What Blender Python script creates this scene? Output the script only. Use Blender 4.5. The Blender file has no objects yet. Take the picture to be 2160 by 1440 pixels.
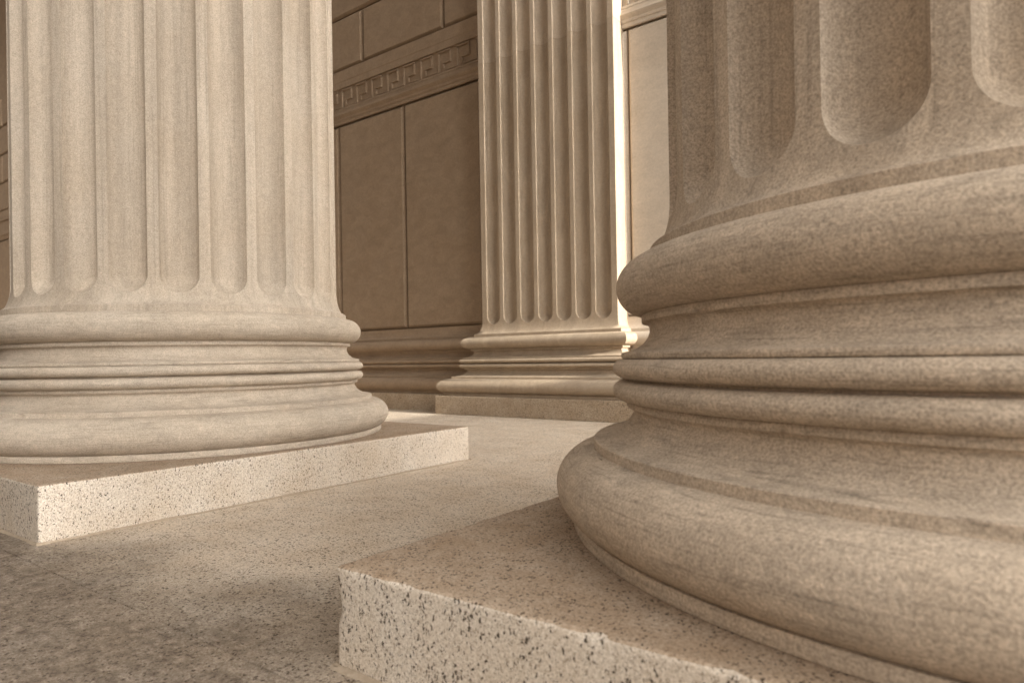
import bpy, bmesh, math, random
from mathutils import Vector, Matrix, noise

R = math.radians
sc = bpy.context.scene
col = sc.collection

# ------------------------------------------------------------------ camera
# world: X along the colonnade, Y towards the wall, Z up; left column on the axis (0, 0), metres
SPAN = 4.0714            # column spacing
cd = bpy.data.cameras.new('camera')
cam = bpy.data.objects.new('camera', cd)
col.objects.link(cam)
FPX, YAW, PIT, ROL = 1438.11, -0.65273, 0.00273, -0.01686
cd.sensor_fit = 'HORIZONTAL'
cd.sensor_width = 36.0
cd.lens = FPX / 2160.0 * 36.0
cd.shift_x = 16.62 / 2160.0
cd.shift_y = 30.63 / 2160.0
cd.clip_start = 0.02
cd.clip_end = 3000
cd.dof.use_dof = True
cd.dof.focus_distance = 2.7
cd.dof.aperture_fstop = 4.0
F = Vector((math.sin(YAW) * math.cos(PIT), math.cos(YAW) * math.cos(PIT), math.sin(PIT)))
Rt = Vector((math.cos(YAW), -math.sin(YAW), 0))
Up = Rt.cross(F)
R2 = math.cos(ROL) * Rt + math.sin(ROL) * Up
U2 = -math.sin(ROL) * Rt + math.cos(ROL) * Up
m = Matrix.Identity(4)
for i in range(3):
    m[i][0], m[i][1], m[i][2] = R2[i], U2[i], -F[i]
m.translation = Vector((4.04136, -2.12863, 0.64739))
cam.matrix_world = m
sc.camera = cam

# ------------------------------------------------------------------ sky and sun
SUN_EL, SUN_AZ = R(14), R(-1.0)          # azimuth measured from +X towards +Y
w = bpy.data.worlds.new('World')
sc.world = w
w.use_nodes = True
nt = w.node_tree
bg = nt.nodes['Background']
sky = nt.nodes.new('ShaderNodeTexSky')
sky.sky_type = 'NISHITA'
sky.sun_disc = False
sky.sun_elevation = SUN_EL
sky.sun_rotation = math.pi / 2 - SUN_AZ
sky.dust_density = 8.0
bw = nt.nodes.new('ShaderNodeRGBToBW')   # the photograph is sepia toned: a sky without blue
tint = nt.nodes.new('ShaderNodeMix')
tint.data_type = 'RGBA'
tint.blend_type = 'MULTIPLY'
tint.inputs['Factor'].default_value = 1.0
tint.inputs['B'].default_value = (1.0, 0.96, 0.905, 1)
nt.links.new(sky.outputs[0], bw.inputs[0])
nt.links.new(bw.outputs[0], tint.inputs['A'])
nt.links.new(tint.outputs['Result'], bg.inputs['Color'])
bg.inputs['Strength'].default_value = 0.15

sd = bpy.data.lights.new('sun', 'SUN')
sd.energy = 2.0
sd.angle = R(0.5)
sd.color = (1.0, 0.93, 0.82)
sun = bpy.data.objects.new('sun', sd)
col.objects.link(sun)
sdir = Vector((math.cos(SUN_EL) * math.cos(SUN_AZ), math.cos(SUN_EL) * math.sin(SUN_AZ), math.sin(SUN_EL)))
sun.rotation_euler = sdir.to_track_quat('Z', 'Y').to_euler()
sun.location = (12, 0, 8)

sc.view_settings.view_transform = 'Standard'
sc.view_settings.look = 'None'
sc.view_settings.exposure = 2.24
sc.view_settings.gamma = 1.0
sc.cycles.max_bounces = 8
sc.cycles.diffuse_bounces = 5

# ------------------------------------------------------------------ helpers
def link(name, me, mat=None, parent=None, loc=None):
    o = bpy.data.objects.new(name, me)
    col.objects.link(o)
    if mat: me.materials.append(mat)
    if parent: o.parent = parent
    if loc: o.location = loc
    return o

def tag(o, label=None, cat=None, group=None, kind=None):
    if label: o['label'] = label
    if cat: o['category'] = cat
    if group: o['group'] = group
    if kind: o['kind'] = kind
    return o

def empty(name, loc=(0, 0, 0)):
    o = bpy.data.objects.new(name, None)
    col.objects.link(o)
    o.location = loc
    return o

def mesh(name, verts, faces, smooth=True, sharp=None):
    me = bpy.data.meshes.new(name)
    me.from_pydata(verts, [], faces)
    me.validate()
    me.update()
    for p in me.polygons: p.use_smooth = smooth
    if sharp: me.set_sharp_from_angle(angle=R(sharp))
    return me

def copy_tree(o, parent=None):
    c = o.copy()
    col.objects.link(c)
    if parent:
        c.parent = parent
    for ch in list(o.children): copy_tree(ch, c)
    return c

def box_me(name, x0, x1, y0, y1, z0, z1, bev=0.0, seg=2):
    bm = bmesh.new()
    vs = [bm.verts.new((x, y, z)) for x in (x0, x1) for y in (y0, y1) for z in (z0, z1)]
    for f in ((0, 1, 3, 2), (4, 6, 7, 5), (0, 4, 5, 1), (2, 3, 7, 6), (0, 2, 6, 4), (1, 5, 7, 3)):
        bm.faces.new([vs[i] for i in f])
    bmesh.ops.recalc_face_normals(bm, faces=bm.faces)
    if bev:
        bmesh.ops.bevel(bm, geom=bm.edges[:], offset=bev, segments=seg, affect='EDGES', profile=0.5)
    me = bpy.data.meshes.new(name)
    bm.to_mesh(me); bm.free()
    return me

def arc(c, a, b, t0, t1, n):
    """half-ellipse points (radius, height) round c"""
    return [(c[0] + a * math.cos(R(t0 + (t1 - t0) * i / n)), c[1] + b * math.sin(R(t0 + (t1 - t0) * i / n))) for i in range(n + 1)]

# ------------------------------------------------------------------ materials
class Mat:
    def __init__(s, name):
        s.m = bpy.data.materials.new(name)
        s.m.use_nodes = True
        s.nt = s.m.node_tree
        s.b = s.nt.nodes['Principled BSDF']
        s.co = s.n('ShaderNodeTexCoord').outputs['Object']
    def n(s, t, **kw):
        nd = s.nt.nodes.new(t)
        for k, v in kw.items(): setattr(nd, k, v)
        return nd
    def l(s, a, b): s.nt.links.new(a, b)
    def mapping(s, scale, rot=(0, 0, 0), src=None):
        mp = s.n('ShaderNodeMapping')
        mp.inputs['Scale'].default_value = scale
        mp.inputs['Rotation'].default_value = rot
        s.l(src or s.co, mp.inputs['Vector'])
        return mp.outputs[0]
    def noise(s, vec, scale, detail=3, rough=0.55, dist=0.0):
        nd = s.n('ShaderNodeTexNoise')
        nd.inputs['Scale'].default_value = scale
        nd.inputs['Detail'].default_value = detail
        nd.inputs['Roughness'].default_value = rough
        nd.inputs['Distortion'].default_value = dist
        s.l(vec, nd.inputs['Vector'])
        return nd.outputs['Fac']
    def ramp(s, fac, stops, interp='LINEAR'):
        nd = s.n('ShaderNodeValToRGB')
        nd.color_ramp.interpolation = interp
        e = nd.color_ramp.elements
        while len(e) < len(stops): e.new(0.5)
        for q, (p, c) in zip(e, stops):
            q.position = p
            q.color = (c, c, c, 1) if isinstance(c, (int, float)) else (*c, 1)
        s.l(fac, nd.inputs[0])
        return nd.outputs[0]
    def mix(s, fac, a, b, mode='MIX'):
        nd = s.n('ShaderNodeMix', data_type='RGBA', blend_type=mode)
        for inp, v in (('Factor', fac), ('A', a), ('B', b)):
            if isinstance(v, (int, float)): nd.inputs[inp].default_value = v if inp == 'Factor' else (v, v, v, 1)
            elif isinstance(v, tuple): nd.inputs[inp].default_value = (*v, 1)
            else: s.l(v, nd.inputs[inp])
        return nd.outputs['Result']
    def math(s, op, a, b=0.0):
        nd = s.n('ShaderNodeMath', operation=op)
        for i, v in enumerate((a, b)):
            if isinstance(v, (int, float)): nd.inputs[i].default_value = v
            else: s.l(v, nd.inputs[i])
        return nd.outputs[0]
    def bump(s, h, strength, dist):
        nd = s.n('ShaderNodeBump')
        nd.inputs['Strength'].default_value = strength
        nd.inputs['Distance'].default_value = dist
        s.l(h, nd.inputs['Height'])
        return nd.outputs[0]
    def done(s, c, rough=0.85, normal=None, spec=0.25):
        s.l(c, s.b.inputs['Base Color'])
        s.b.inputs['Roughness'].default_value = rough
        s.b.inputs['Specular IOR Level'].default_value = spec
        if normal: s.l(normal, s.b.inputs['Normal'])
        return s.m

def limestone(name, base, streak, grain=0.5, cloud=1.0, vein=0.0, bump=0.35):
    """fine grained limestone; streak stretches the bedding (z < 1: vertical streaks, > 1: horizontal beds)"""
    M = Mat(name)
    st = M.noise(M.mapping(streak), 9, 5, 0.6, 0.6)
    blot = M.noise(M.co, 2.3, 4, 0.6)
    mid = M.noise(M.co, 42, 4, 0.7)
    gr = M.noise(M.co, 190, 3, 0.75)
    dk = tuple(v * (1 - 0.26 * cloud) for v in base)
    c = M.mix(M.ramp(st, [(0.3, 0.0), (0.7, 1.0)]), dk, base)
    c = M.mix(M.ramp(blot, [(0.35, 0.35 * cloud), (0.7, 0.0)]), c, (0.80, 0.72, 0.62), 'MULTIPLY')
    if vein:                                  # thin bedding lines, slightly tilted and wandering
        v = M.noise(M.mapping((1.3, 1.3, 42) if streak[2] > 1 else (22, 22, 0.5), (0.05, 0.09, 0)), 3.2 if streak[2] > 1 else 2.0, 5, 0.7, 1.2)
        c = M.mix(vein, c, M.ramp(v, [(0.30, 0.62), (0.46, 1.0), (0.56, 1.0), (0.72, 1.16)]), 'MULTIPLY')
    c = M.mix(0.7, c, M.ramp(mid, [(0.3, 0.84), (0.7, 1.1)]), 'MULTIPLY')
    c = M.mix(grain, c, M.ramp(gr, [(0.28, 0.45), (0.5, 1.0), (0.72, 1.45)]), 'MULTIPLY')
    h = M.math('ADD', M.math('MULTIPLY', gr, 0.5), M.math('MULTIPLY', mid, 0.5))
    return M.done(c, 0.9, M.bump(h, bump, 0.004), 0.2)

def granite(name, light, mid_c, speck=1.0, size=1.0, rough_bump=0.4):
    M = Mat(name)
    warp = M.n('ShaderNodeTexNoise')
    warp.inputs['Scale'].default_value = 110
    warp.inputs['Detail'].default_value = 3
    M.l(M.co, warp.inputs['Vector'])
    wv = M.n('ShaderNodeVectorMath', operation='MULTIPLY_ADD')
    M.l(warp.outputs['Color'], wv.inputs[0])
    wv.inputs[1].default_value = (0.022, 0.022, 0.022)
    M.l(M.mapping((1.25, 1.25, 0.8)), wv.inputs[2])
    gr = M.noise(M.co, 150, 4, 0.75)
    blot = M.noise(M.co, 4.0, 5, 0.6)
    clus = M.noise(M.co, 7.0, 3, 0.6)
    c = M.mix(M.ramp(gr, [(0.36, 0.0), (0.62, 1.0)]), mid_c, light)
    c = M.mix(M.ramp(blot, [(0.3, 0.5), (0.65, 0.0)]), c, (0.72, 0.62, 0.50), 'MULTIPLY')
    def specks(scale, keep, size, spread=0.35):
        v = M.n('ShaderNodeTexVoronoi')
        v.inputs['Scale'].default_value = scale
        M.l(wv.outputs[0], v.inputs['Vector'])
        sep = M.n('ShaderNodeSeparateColor')
        M.l(v.outputs['Color'], sep.inputs[0])
        on = M.math('GREATER_THAN', M.math('ADD', sep.outputs[0], M.math('MULTIPLY', M.math('SUBTRACT', clus, 0.5), spread)), keep)
        near = M.ramp(v.outputs['Distance'], [(size * 0.6, 1.0), (size, 0.0)])
        return M.math('MULTIPLY', on, near)
    s1 = specks(120 / size, 0.76, 0.52, 0.7)
    s2 = specks(230 / size, 0.60, 0.55)
    c = M.mix(M.math('MULTIPLY', s2, 0.65 * speck), c, (0.15, 0.105, 0.065))
    c = M.mix(M.math('MULTIPLY', s1, 0.95 * speck), c, (0.035, 0.022, 0.012))
    h = gr
    return M, c, h, rough_bump

LIME = (0.57, 0.49, 0.40)
m_shaft = limestone('limestone_shaft', LIME, (1.0, 1.0, 0.07), 0.6, 1.0, 0.6, 0.5)
m_base = limestone('limestone_base', LIME, (0.8, 0.8, 3.0), 0.6, 0.9, 0.85, 0.5)
LIME2 = (0.56, 0.47, 0.375)
m_shaft2 = limestone('limestone_shaft_gritty', LIME2, (1.0, 1.0, 0.07), 0.85, 1.2, 0.7, 0.7)
m_base2 = limestone('limestone_base_gritty', LIME2, (0.8, 0.8, 3.0), 0.85, 1.0, 1.0, 0.65)
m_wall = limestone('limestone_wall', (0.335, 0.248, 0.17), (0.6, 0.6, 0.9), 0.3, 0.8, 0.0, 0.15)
m_wall_lit = limestone('limestone_wall_lit', (0.56, 0.487, 0.405), (0.6, 0.6, 1.2), 0.25, 0.5)  # wall stone lightened to paint in the brighter light right of the pilaster
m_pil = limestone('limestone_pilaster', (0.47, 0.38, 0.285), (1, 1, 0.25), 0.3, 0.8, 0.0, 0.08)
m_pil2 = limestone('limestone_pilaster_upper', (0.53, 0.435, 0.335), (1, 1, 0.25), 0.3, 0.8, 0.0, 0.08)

M, c, h, rb = granite('granite_plinth', (0.78, 0.715, 0.63), (0.50, 0.425, 0.34))
sz = M.n('ShaderNodeSeparateXYZ'); M.l(M.co, sz.inputs[0])
ontop = M.math('GREATER_THAN', sz.outputs[2], 0.2095)
c = M.mix(M.math('MULTIPLY', ontop, M.ramp(M.noise(M.co, 9, 5, 0.7), [(0.25, 1.0), (0.75, 0.6)])), c, (0.56, 0.46, 0.37), 'MULTIPLY')
m_gran = M.done(c, 0.8, M.bump(h, 0.5, 0.004), 0.3)

M, c, h, rb = granite('granite_floor', (0.84, 0.745, 0.63), (0.47, 0.38, 0.285), 1.0, 1.35)
# darker, mottled patch on the outer slabs, in front of the strip between the plinths
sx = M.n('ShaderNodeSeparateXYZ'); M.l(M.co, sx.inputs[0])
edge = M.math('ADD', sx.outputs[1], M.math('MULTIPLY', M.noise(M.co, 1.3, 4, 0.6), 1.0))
front_tone = M.ramp(edge, [(0.0, 1.0), (0.5, 0.0)])
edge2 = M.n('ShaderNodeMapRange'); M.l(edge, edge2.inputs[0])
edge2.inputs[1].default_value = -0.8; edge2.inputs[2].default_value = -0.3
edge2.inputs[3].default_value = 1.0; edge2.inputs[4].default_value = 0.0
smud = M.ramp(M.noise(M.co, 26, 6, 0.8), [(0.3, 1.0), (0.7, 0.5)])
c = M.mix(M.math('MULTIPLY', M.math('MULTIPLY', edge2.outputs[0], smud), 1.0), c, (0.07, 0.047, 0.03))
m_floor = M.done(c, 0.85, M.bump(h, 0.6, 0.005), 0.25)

M, c, h, rb = granite('granite_wall_plinth', (0.58, 0.485, 0.375), (0.33, 0.255, 0.18), 1.0)
m_gwall = M.done(c, 0.85, M.bump(h, 0.5, 0.004), 0.25)

M = Mat('mortar')
m_mort = M.done(M.mix(M.noise(M.co, 60, 4, 0.7), (0.26, 0.20, 0.14), (0.48, 0.40, 0.31)), 0.95, M.bump(M.noise(M.co, 90, 3), 0.6, 0.006), 0.1)
M = Mat('outer_ground')
m_ground = M.done(M.mix(M.noise(M.co, 0.6, 4), (0.10, 0.085, 0.07), (0.14, 0.12, 0.10)), 0.9)

# ------------------------------------------------------------------ floor
FX0, FX1, FY0, FY1 = -33.0, 9.5, -4.3, 6.0
JOINT_Y = (-1.295, 1.42)
vs, fs = [], []
def slab(x0, x1, y0, y1, dz):
    b = 0.0022
    k = len(vs)
    for (x, y, z) in ((x0, y0, -b), (x1, y0, -b), (x1, y1, -b), (x0, y1, -b)): vs.append((x, y, z + dz))
    for (x, y) in ((x0 + b, y0 + b), (x1 - b, y0 + b), (x1 - b, y1 - b), (x0 + b, y1 - b)): vs.append((x, y, dz))
    for (x, y) in ((x0, y0), (x1, y0), (x1, y1), (x0, y1)): vs.append((x, y, -0.1))
    fs.append((k + 4, k + 5, k + 6, k + 7))
    for i in range(4):
        j = (i + 1) % 4
        fs.append((k + i, k + j, k + 4 + j, k + 4 + i))
        fs.append((k + 8 + i, k + 8 + j, k + j, k + i))
rnd = random.Random(3)
ys = [FY0, -2.9, -1.295, 1.42, 2.75, FY1]
for r in range(5):
    xs = [FX0] + [FX0 + 1.6 + 2.05 * k + (0.0 if r % 2 else 1.0) for k in range(22)]
    xs = [x for x in xs if x < FX1 - 0.6] + [FX1]
    if r == 2: xs = [FX0] + [4.07 * k for k in range(-7, 2)] + [FX1]
    for a, b in zip(xs, xs[1:]):
        slab(a + 0.0008, b - 0.0008, ys[r] + 0.0008, ys[r + 1] - 0.0008, rnd.uniform(-0.0006, 0.0006))
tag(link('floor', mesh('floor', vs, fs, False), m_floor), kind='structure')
k = 900
tag(link('ground', mesh('ground', [(-k, -k, -1.2), (k, -k, -1.2), (k, k, -1.2), (-k, k, -1.2)], [(0, 1, 2, 3)]), m_ground), kind='structure')

# ------------------------------------------------------------------ column
HP = 0.2128
W2 = 1.2
def plinth_mesh(name, seed):
    """granite block with slightly worn, irregular arrises"""
    def axis(h, step):
        near = [0, 0.004, 0.009, 0.016, 0.028]
        a = [-h + d for d in near]
        n = max(1, int((2 * h - 0.056) / step))
        a += [-h + 0.028 + (2 * h - 0.056) * i / n for i in range(1, n)]
        return a + [h - d for d in reversed(near)]
    hx, hy, hz = W2, W2, HP / 2
    A = (axis(hx, 0.03), axis(hy, 0.03), axis(hz, 0.03))
    H = (hx, hy, hz)
    verts, faces, idx = [], [], {}
    def vert(p):
        key = tuple(round(v, 5) for v in p)
        if key in idx: return idx[key]
        P = Vector(p)
        q = P * 3.0 + Vector((seed, 0, 0))
        r = 0.007 + 0.005 * noise.noise(P * 5 + Vector((seed, 1, 2)))
        ch = noise.noise(P * 22 + Vector((0, seed, 5)))
        if ch > 0.20 and P.z > -0.05: r += 0.055 * (ch - 0.20)
        inner = Vector([max(-H[i] + r, min(H[i] - r, P[i])) for i in range(3)])
        d = P - inner
        if d.length > 1e-9: P = inner + d.normalized() * min(d.length, r) if d.length > r else inner + d
        nrm = d.normalized() if d.length > 1e-9 else Vector((0, 0, 0))
        P = P + nrm * 0.0012 * noise.noise(P * 40)
        idx[key] = len(verts)
        verts.append((P.x, P.y, P.z + hz))
        return idx[key]
    for ax in range(3):
        u, v = (ax + 1) % 3, (ax + 2) % 3
        for s in (-1, 1):
            if ax == 2 and s == -1: continue
            for i in range(len(A[u]) - 1):
                for j in range(len(A[v]) - 1):
                    q = []
                    for (du, dv) in ((0, 0), (1, 0), (1, 1), (0, 1)):
                        p = [0, 0, 0]
                        p[ax] = s * H[ax]; p[u] = A[u][i + du]; p[v] = A[v][j + dv]
                        q.append(vert(p))
                    faces.append(q if s > 0 else q[::-1])
    return mesh(name, verts, faces, True)

def mortar_mesh(name, seed):
    """uneven bead of mortar along the foot of the plinth"""
    verts, faces = [], []
    n = 90
    for side in range(4):
        rot = Matrix.Rotation(side * math.pi / 2, 3, 'Z')
        k0 = len(verts)
        for i in range(n + 1):
            t = -1.2 - 0.008 + 2.416 * i / n
            wd = 0.012 + 0.011 * noise.noise(Vector((t * 4, side * 3.1, seed))) + 0.006 * noise.noise(Vector((t * 25, side, seed)))
            hh = 0.006 + 0.005 * noise.noise(Vector((t * 6, side + 9, seed)))
            for (o, z) in ((-0.01, hh), (0.004, hh), (wd * 0.5, hh * 0.55), (wd, 0.001), (wd + 0.002, -0.02)):
                verts.append(tuple(rot @ Vector((t, -(W2 + o), z))))
        for i in range(n):
            for j in range(4):
                a = k0 + i * 5 + j
                faces.append((a, a + 5, a + 6, a + 1))
    return mesh(name, verts, faces, True)

def lathe(name, prof, n=480, chip=0.0):
    verts, faces = [], []
    for i in range(n):
        a = 2 * math.pi * i / n
        ca, sa = math.cos(a), math.sin(a)
        for (r, z) in prof:
            p = Vector((r * ca, r * sa, z))
            r += 0.0012 * noise.noise(p * 3.1) + 0.0005 * noise.noise(p * 17)
            if chip:
                q = noise.noise(p * 13 + Vector((3, 7, 1)))
                if q > 0.42: r -= chip * (q - 0.42) * (1 + noise.noise(p * 60))
            verts.append((r * ca, r * sa, z))
    m_ = len(prof)
    for i in range(n):
        j = (i + 1) % n
        for k in range(m_ - 1):
            faces.append((i * m_ + k, j * m_ + k, j * m_ + k + 1, i * m_ + k + 1))
    return mesh(name, verts, faces, True, 38)

B = HP
# (radius, height) chains of the base mouldings, bottom to top
P_RING = [(1.10, B), (1.144, B + 0.001), (1.146, B + 0.004), (1.146, B + 0.028), (1.144, B + 0.031), (1.118, B + 0.033)]
P_TORL = [(1.10, 0.235)] + arc((1.092, 0.322), 0.098, 0.087, -90, 84, 28)
P_FILL = [(1.092 + 0.098 * math.cos(R(84)), 0.322 + 0.087 * math.sin(R(84))), (1.0895, 0.4105), (1.0890, 0.414), (1.0890, 0.4315), (1.0865, 0.434)]
P_SC2 = [(1.0865, 0.434), (1.060, 0.437), (1.035, 0.444), (1.013, 0.457), (0.997, 0.472), (0.987, 0.487), (0.983, 0.497), (0.984, 0.504), (0.989, 0.510), (0.999, 0.5135)]
P_FILM = [(0.990, 0.513), (1.000, 0.513), (1.0015, 0.515), (1.0015, 0.528), (1.000, 0.530)]
P_AS2 = [(1.000, 0.530)] + arc((1.009, 0.5575), 0.028, 0.0255, -88, 88, 16) + [(1.006, 0.584)]
P_GRV = [(1.006, 0.584), (1.000, 0.585), (1.000, 0.588), (1.006, 0.589)]
P_AS1 = [(1.006, 0.589)] + arc((1.009, 0.6145), 0.028, 0.0245, -88, 88, 16) + [(1.006, 0.640)]
P_FILA = [(1.006, 0.640), (1.012, 0.641), (1.0135, 0.643), (1.0135, 0.654), (1.012, 0.656)]
P_SC1 = [(1.012, 0.656), (0.990, 0.660), (0.970, 0.668), (0.953, 0.681), (0.942, 0.696), (0.937, 0.711), (0.937, 0.722), (0.942, 0.731), (0.951, 0.736)]
P_FILU = [(0.944, 0.735), (0.957, 0.735), (0.9585, 0.737), (0.9585, 0.752), (0.957, 0.755)]
P_TORU = [(0.950, 0.755)] + arc((0.952, 0.827), 0.0735, 0.0715, -86, 86, 24) + [(0.936, 0.899)]
R0 = 0.8778
FZ0, FZ1 = 0.897, 0.934
P_FILT = [(0.930, FZ0), (0.9345, FZ0 + 0.002), (0.9345, FZ1 - 0.003), (0.932, FZ1), (0.9285, FZ1 + 0.001)]

AP0, AP1 = FZ1, 1.075
def r_apo(z):
    if z >= AP1: return R0 - (0.004 * (z - AP1) / 14.0 if z < 5 else 0.004 * (z - AP1) / 14.0 + 0.09 * ((z - 5) / 10) ** 2)
    t = max(0.0, (z - AP0) / (AP1 - AP0))
    return R0 + 0.051 * (1 - math.sqrt(max(0.0, 1 - (1 - t) ** 2)))

def shaft_mesh(name):
    FR = 0.0885                       # half width of a flute
    ZE = 0.992 + FR                   # centre of its rounded foot
    DEP = 0.84
    ss = []                           # lateral samples: (s, inside)
    n = 26
    inner = [FR * math.sin(math.pi / 2 * (-1 + 2 * i / n)) for i in range(n + 1)]
    half = R0 * math.pi / 24
    fil = [FR + (2 * half - 2 * FR) * q for q in (0.06, 0.3, 0.7, 0.94)]
    lat = inner + fil
    verts, faces = [], []
    rowsA = [0, .12, .24, .36, .5, .64, .78, .9, .97]
    rowsB = [0.0] + [((i / 18) ** 2.2) for i in range(1, 19)]
    ztop = [1.4, 2.0, 3.2, 5.0, 7.5, 10, 12.5, 15.0]
    ring = []
    for kf in range(24):
        base = 2 * math.pi * kf / 24
        for s in lat:
            th = base + s / R0
            ins = abs(s) <= FR + 1e-9
            zb = ZE - math.sqrt(max(0.0, FR * FR - s * s)) if ins else ZE
            c_ = []
            for q in rowsA:
                z = AP0 + (zb - AP0) * q
                c_.append((r_apo(z), z))
            zend = ZE + 0.06
            for q in rowsB:
                z = zb + (zend - zb) * q
                d = 0.0
                if ins:
                    e = FR * FR - s * s - (max(0.0, ZE - z)) ** 2
                    d = DEP * math.sqrt(max(0.0, e))
                    rr = min(r_apo(z), R0 + 0.03 * max(0, (AP1 - z)) / 0.1 - d) if d > 0 else r_apo(z)
                else:
                    rr = r_apo(z)
                c_.append((rr, z))
            for z in ztop:
                d = DEP * math.sqrt(max(0.0, FR * FR - s * s)) if ins else 0.0
                c_.append((r_apo(z) - d, z))
            ring.append((th, c_))
    m_ = len(ring[0][1])
    for th, c_ in ring:
        ca, sa = math.cos(th), math.sin(th)
        for (r, z) in c_: verts.append((r * ca, r * sa, z))
    n = len(ring)
    for i in range(n):
        j = (i + 1) % n
        for k in range(m_ - 1):
            faces.append((i * m_ + k, j * m_ + k, j * m_ + k + 1, i * m_ + k + 1))
    return mesh(name, verts, faces, True, 50)

root = empty('fluted_column')
pl = link('plinth', plinth_mesh('plinth', 1.7), m_gran, root)
mo = link('mortar_joint', mortar_mesh('mortar_joint', 2.2), m_mort, pl)
base = link('base', lathe('base', P_RING), m_base, root)
for nm, pr in (('torus', P_TORL), ('fillet', P_FILL), ('scotia', P_SC2), ('fillet', P_FILM), ('astragal', P_AS2 + P_GRV[1:3]), ('astragal', [P_GRV[2]] + P_AS1),
               ('fillet', P_FILA), ('scotia', P_SC1), ('fillet', P_FILU), ('torus', P_TORU)):
    link(nm, lathe(nm, pr, 480, 0.03 if nm in ('fillet', 'astragal') else 0.006), m_base, base)
sh = link('shaft', shaft_mesh('shaft'), m_shaft, root)
link('fillet', lathe('fillet', P_FILT, 480, 0.03), m_shaft, sh)
tag(root, 'pale fluted column whose whole granite plinth shows, before the dark wall', 'column', 'fluted columns of the portico')
c2 = copy_tree(root)
c2.location = (SPAN, 0, 0)
def gritty(o):                         # the nearer column is cut from a coarser, browner stone
    if o.type == 'MESH' and o.data.materials[0] in (m_shaft, m_base):
        o.material_slots[0].link = 'OBJECT'
        o.material_slots[0].material = m_shaft2 if o.data.materials[0] is m_shaft or o.data.materials[0] == m_shaft else m_base2
    for ch in o.children: gritty(ch)
gritty(c2)
tag(c2, 'huge grainy nearest column with rounded base mouldings cropped by the frame', 'column', 'fluted columns of the portico')

# ------------------------------------------------------------------ wall with its base, frieze and blocks
YP, YW = 4.2, 4.4
PX0, PX1 = -1.115, 0.695
WX0, WX1 = -33.0, 3.6
def off_profile(chain, k=1.0):         # column radius -> distance proud of the shaft face
    return [(k * (r - R0), z) for (r, z) in chain]
def sweep(name, chain, path, sharp=38):
    """moulding swept round a mitred plan path; path = function(offset) -> list of (x, y)"""
    verts, faces = [], []
    rows = [[(x, y, z) for (x, y) in path(o)] for (o, z) in chain]
    m_ = len(rows[0])
    for r in rows: verts += r
    for i in range(len(rows) - 1):
        for k in range(m_ - 1):
            faces.append((i * m_ + k, i * m_ + k + 1, (i + 1) * m_ + k + 1, (i + 1) * m_ + k))
    return mesh(name, verts, faces, True, sharp)
def p_pil(o): return [(PX0 - o, YW + 0.05), (PX0 - o, YP - o), (PX1 + o, YP - o), (PX1 + o, YW + 0.05)]
def p_wall(o): return [(WX0, YW - o), (PX0 + 0.3, YW - o)]
def p_wall_r(o): return [(PX1 - 0.3, YW - o), (WX1, YW - o)]
CHAINS = (('torus', P_TORL), ('fillet', P_FILL), ('scotia', P_SC2), ('fillet', P_FILM), ('astragal', P_AS2 + P_GRV[1:3]), ('astragal', [P_GRV[2]] + P_AS1),
          ('fillet', P_FILA), ('scotia', P_SC1), ('fillet', P_FILU), ('torus', P_TORU), ('fillet', P_FILT))
APO = [(r_apo(AP0 + (AP1 - AP0) * i / 10), AP0 + (AP1 - AP0) * i / 10) for i in range(11)]

wall = empty('stone_wall', (0, 0, 0))
tag(wall, 'panelled stone wall with key pattern frieze behind the columns', 'wall', kind='thing')
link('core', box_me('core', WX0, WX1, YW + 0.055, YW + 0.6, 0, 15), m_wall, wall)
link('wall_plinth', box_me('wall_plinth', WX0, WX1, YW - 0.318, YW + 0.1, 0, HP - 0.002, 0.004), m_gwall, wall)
for pth, mm in ((p_wall, m_wall), (p_wall_r, m_wall_lit)):  # right-hand run carries its brighter light in the colour
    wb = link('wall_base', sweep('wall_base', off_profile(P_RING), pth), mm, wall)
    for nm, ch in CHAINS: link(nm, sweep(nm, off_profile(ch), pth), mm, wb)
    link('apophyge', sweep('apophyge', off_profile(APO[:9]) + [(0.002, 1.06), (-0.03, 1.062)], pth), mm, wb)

def panel(name, x0, x1, z0, z1, mat=None):
    g, ch = 0.009, 0.034
    verts, faces = [], []
    x0 += g; x1 -= g; z0 += g; z1 -= g
    for (x, z) in ((x0, z0), (x1, z0), (x1, z1), (x0, z1)): verts.append((x, YW + 0.07, z))
    for (x, z) in ((x0, z0), (x1, z0), (x1, z1), (x0, z1)): verts.append((x, YW + ch, z))
    for (x, z) in ((x0 + ch, z0 + ch), (x1 - ch, z0 + ch), (x1 - ch, z1 - ch), (x0 + ch, z1 - ch)): verts.append((x, YW, z))
    faces.append((8, 9, 10, 11))
    for i in range(4):
        j = (i + 1) % 4
        faces.append((i, j, 4 + j, 4 + i)); faces.append((4 + i, 4 + j, 8 + j, 8 + i))
    return link(name, mesh(name, verts, faces, False), mat or m_wall, wall)
# lower slabs
xl = [-1.25 - 1.355 * k for k in range(23, -1, -1)]
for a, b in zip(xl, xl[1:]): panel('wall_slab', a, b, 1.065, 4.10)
panel('wall_slab', 0.745, 2.07, 1.065, 4.10, m_wall_lit)  # same stone as the left slabs, its light put into the colour
panel('wall_slab', 0.3, 0.745, 1.065, 4.10, m_wall_lit)
panel('wall_slab', 2.07, 3.5, 1.065, 4.10, m_wall_lit)
panel('wall_slab', -1.25, -0.9, 1.065, 4.10)
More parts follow.
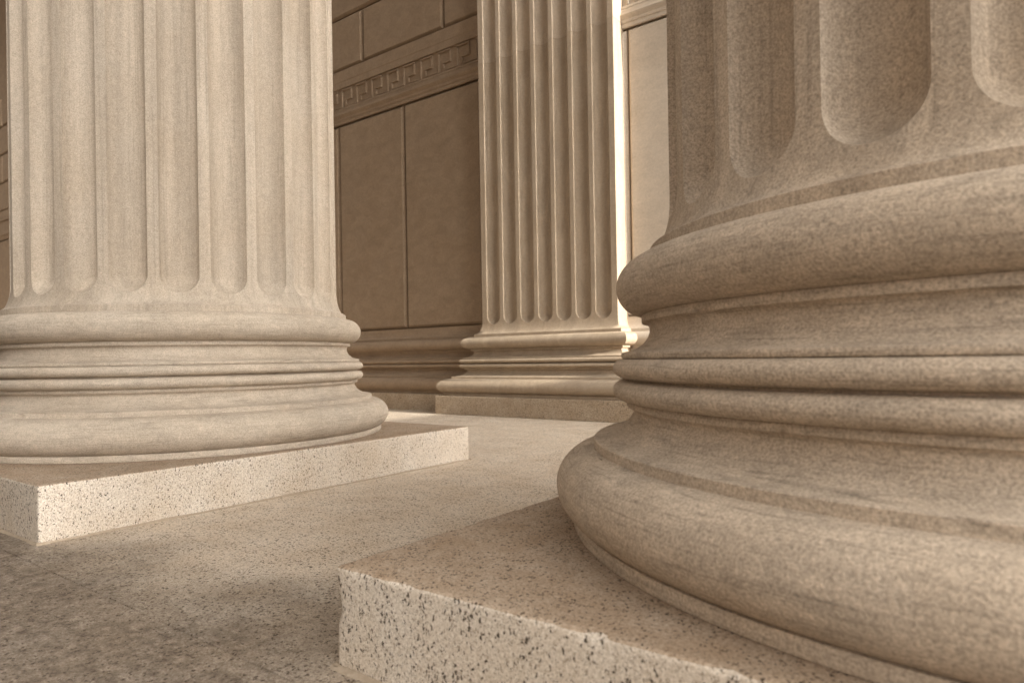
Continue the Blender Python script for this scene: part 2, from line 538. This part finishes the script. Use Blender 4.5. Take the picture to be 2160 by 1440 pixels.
# upper courses of blocks
z0 = 4.90
for r in range(4):
    xs = [-31.31 + 1.55 * k + (0.775 if r % 2 else 0) for k in range(24)]
    for a, b in zip(xs, xs[1:]):
        if b > WX1: b = WX1
        if b - a > 0.2: panel('wall_block', a, b, z0, z0 + 0.77, m_wall_lit if a > PX0 else None)
    z0 += 0.77
# moulding under the frieze, frieze band and its key pattern
MOULD = [(-0.02, 4.105), (0.004, 4.107), (0.006, 4.115), (0.006, 4.150), (0.014, 4.153), (0.016, 4.158), (0.016, 4.185), (0.022, 4.195), (0.034, 4.212), (0.042, 4.226), (0.044, 4.236), (0.040, 4.244), (0.024, 4.246), (0.024, 4.262), (0.018, 4.266), (0.018, 4.300), (0.006, 4.304), (-0.004, 4.306)]
for pth, mm in ((p_wall, m_wall), (p_wall_r, m_wall_lit)): link('moulding', sweep('moulding', MOULD, pth, 25), mm, wall)
FR0, FR1 = 4.335, 4.625
FRZ = [(-0.004, 4.306), (0.014, 4.308), (0.014, FR0 - 0.012), (0.012, FR0), (-0.018, FR0 + 0.001), (-0.018, FR1 - 0.001), (0.012, FR1), (0.014, FR1 + 0.012), (0.014, 4.655), (0.006, 4.66), (0.006, 4.72), (0.010, 4.725), (0.010, 4.878), (0.0, 4.888), (-0.02, 4.889)]
fz = link('frieze', sweep('frieze', FRZ, p_wall, 25), m_wall, wall)
fz2 = link('frieze', sweep('frieze', FRZ, p_wall_r, 25), m_wall_lit, wall)
verts, faces = [], []
def bar(x0, x1, z0, z1):
    k = len(verts); b = 0.005
    yb, yf = YW + 0.022, YW - 0.006
    for (x, z) in ((x0, z0), (x1, z0), (x1, z1), (x0, z1)): verts.append((x, yb, z))
    for (x, z) in ((x0 + b, z0 + b), (x1 - b, z0 + b), (x1 - b, z1 - b), (x0 + b, z1 - b)): verts.append((x, yf, z))
    faces.append((k + 4, k + 5, k + 6, k + 7))
    for i in range(4):
        j = (i + 1) % 4
        faces.append((k + i, k + j, k + 4 + j, k + 4 + i))
KP, KW = 0.32, 0.027
kz0, kz1 = FR0 + 0.010, FR1 - 0.010
km = kz0 + 0.095
def key_run(x, x_end):
    """one continuous running key: up, along the top, down, back in, down to the foot, on to the next"""
    global verts, faces
    verts, faces = [], []
    while x < x_end:
        bI, cI, dI = x + 0.088, x + 0.196, x + KP
        bar(x, x + KW, kz0, kz1 - KW)
        bar(x, cI + KW, kz1 - KW, kz1)
        bar(cI, cI + KW, km, kz1 - KW)
        bar(bI, cI, km, km + KW)
        bar(bI, bI + KW, kz0 + KW, km)
        bar(bI, dI, kz0, kz0 + KW)
        x += KP
    return verts, faces
k_ = key_run(-3.875 - KP * 18, PX0 - 0.1)
link('key_pattern', mesh('key_pattern', k_[0], k_[1], False), m_wall, fz)
k_ = key_run(PX1 + 0.06, WX1 - KP)
link('key_pattern', mesh('key_pattern', k_[0], k_[1], False), m_wall_lit, fz2)

# ------------------------------------------------------------------ pilaster
pil = empty('fluted_pilaster', (0, 0, 0))
tag(pil, 'flat fluted pilaster with seven channels attached to the wall between the columns', 'pilaster', kind='thing')
def pil_plinth():
    bm = bmesh.new()
    me = box_me('plinth', PX0 - 0.41, PX1 + 0.41, YP - 0.41, YW + 0.05, 0.0, HP, 0.006)
    return me
link('plinth', pil_plinth(), m_gwall, pil)
pb = link('base', sweep('base', off_profile(P_RING, 1.28), p_pil), m_pil, pil)
for nm, ch in CHAINS[:-1]: link(nm, sweep(nm, off_profile(ch, 1.28), p_pil), m_pil, pb)

def pil_shaft(name, z_from, z_to, foot, ins_=0.0):
    FW, GAP, X0 = 0.193, 0.0525, PX0 + 0.076
    FR = FW / 2
    ZE = 1.047 + FR
    n = 20
    lat = [('e', PX0, 0)]
    for k in range(7):
        c = X0 + FR + k * (FW + GAP)
        for i in range(n + 1):
            s = FR * math.sin(math.pi / 2 * (-1 + 2 * i / n))
            lat.append(('f', c + s, s))
    lat.append(('e', PX1, 0))
    verts, faces, cols_ = [], [], []
    for kind, x, s in lat:
        ins = kind == 'f'
        rows = []
        if foot:
            zb = ZE - math.sqrt(max(0.0, FR * FR - s * s)) if ins else ZE
            for q in (0, .1, .2, .3, .4, .5, .65, .8, .93):
                z = AP0 + (zb - AP0) * q
                rows.append((1.28 * (r_apo(z) - R0) if z < AP1 else 0.0, z))
            for i in range(17):
                z = zb + (ZE + 0.05 - zb) * (i / 16) ** 2.2
                e = FR * FR - s * s - max(0.0, ZE - z) ** 2 if ins else 0
                o = 1.28 * (r_apo(z) - R0) if z < AP1 else 0.0
                rows.append((o - 0.84 * math.sqrt(max(0.0, e)), z))
        else:
            rows.append((-0.84 * math.sqrt(max(0.0, FR * FR - s * s)) if ins else 0.0, z_from))
        rows.append((-0.84 * math.sqrt(max(0.0, FR * FR - s * s)) if ins else 0.0, z_to))
        cols_.append((x, rows))
    m_ = len(cols_[0][1])
    for ci, (x, rows) in enumerate(cols_):
        for (o, z) in rows:
            ox = 0.0
            if ci == 0: ox = -max(0.0, o)
            if ci == len(cols_) - 1: ox = max(0.0, o)
            if 0 < ci < len(cols_) - 1 and z < AP1:   # keep the flutes straight, flare only the margins
                ox = 0.0
            verts.append((x + ox, YP - o + ins_, z))
    n_ = len(cols_)
    for i in range(n_ - 1):
        for k in range(m_ - 1):
            faces.append((i * m_ + k, (i + 1) * m_ + k, (i + 1) * m_ + k + 1, i * m_ + k + 1))
    # returns to the wall
    for ci in (0, n_ - 1):
        k0 = len(verts)
        for k in range(m_):
            vx = verts[ci * m_ + k]
            verts.append((vx[0], YW + 0.04, vx[2]))
        for k in range(m_ - 1):
            q = (ci * m_ + k, ci * m_ + k + 1, k0 + k + 1, k0 + k)
            faces.append(q if ci == 0 else q[::-1])
    return mesh(name, verts, faces, True, 50)
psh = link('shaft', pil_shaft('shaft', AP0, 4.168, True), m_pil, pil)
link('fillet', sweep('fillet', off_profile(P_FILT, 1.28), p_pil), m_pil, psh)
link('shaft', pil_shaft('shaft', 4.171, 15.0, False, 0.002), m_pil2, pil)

# ------------------------------------------------------------------ unseen shapes added to block sun and sky, with the portico ceiling
TY = -0.75 - 33 * math.tan(-SUN_AZ)
tag(link('distant_sun_blocker', box_me('distant_sun_blocker', 34, 44, TY - 7, TY, -1.2, 20.0, 0.05), m_wall), 'unseen block added far off to keep the sun off the front', 'light blocker', kind='thing')  # added out of view to stop direct sun on the front floor
tag(link('front_sky_blocker', box_me('front_sky_blocker', -70, 0, -40, -16, -1.2, 24.0, 0.05), m_wall), 'long unseen building added across the street to dim the front sky', 'light blocker', kind='thing')  # added opposite, sized to cut the sky light from the front
tag(link('portico_ceiling', box_me('portico_ceiling', WX0, 5.6, -1.25, YW + 0.6, 15.0, 16.0), m_wall), 'flat stone ceiling resting on the tall columns', 'ceiling', kind='thing')
tag(link('aisle_sun_blocker', box_me('aisle_sun_blocker', 8.0, 8.4, 0.3, 4.9, 0.0, 2.35, 0.02), m_wall), 'unseen low parapet closing the aisle beyond the nearest column', 'blocker', kind='thing')  # added out of view, stops the low sun reaching the aisle floor
tag(link('front_light_blocker', box_me('front_light_blocker', -9.0, 2.4, -8.0, -2.9, -1.2, 1.7, 0.03), m_wall), 'unseen low block added at the front to shade the left plinth', 'block', kind='thing')  # added out of view to darken the left plinth front and nearby floor
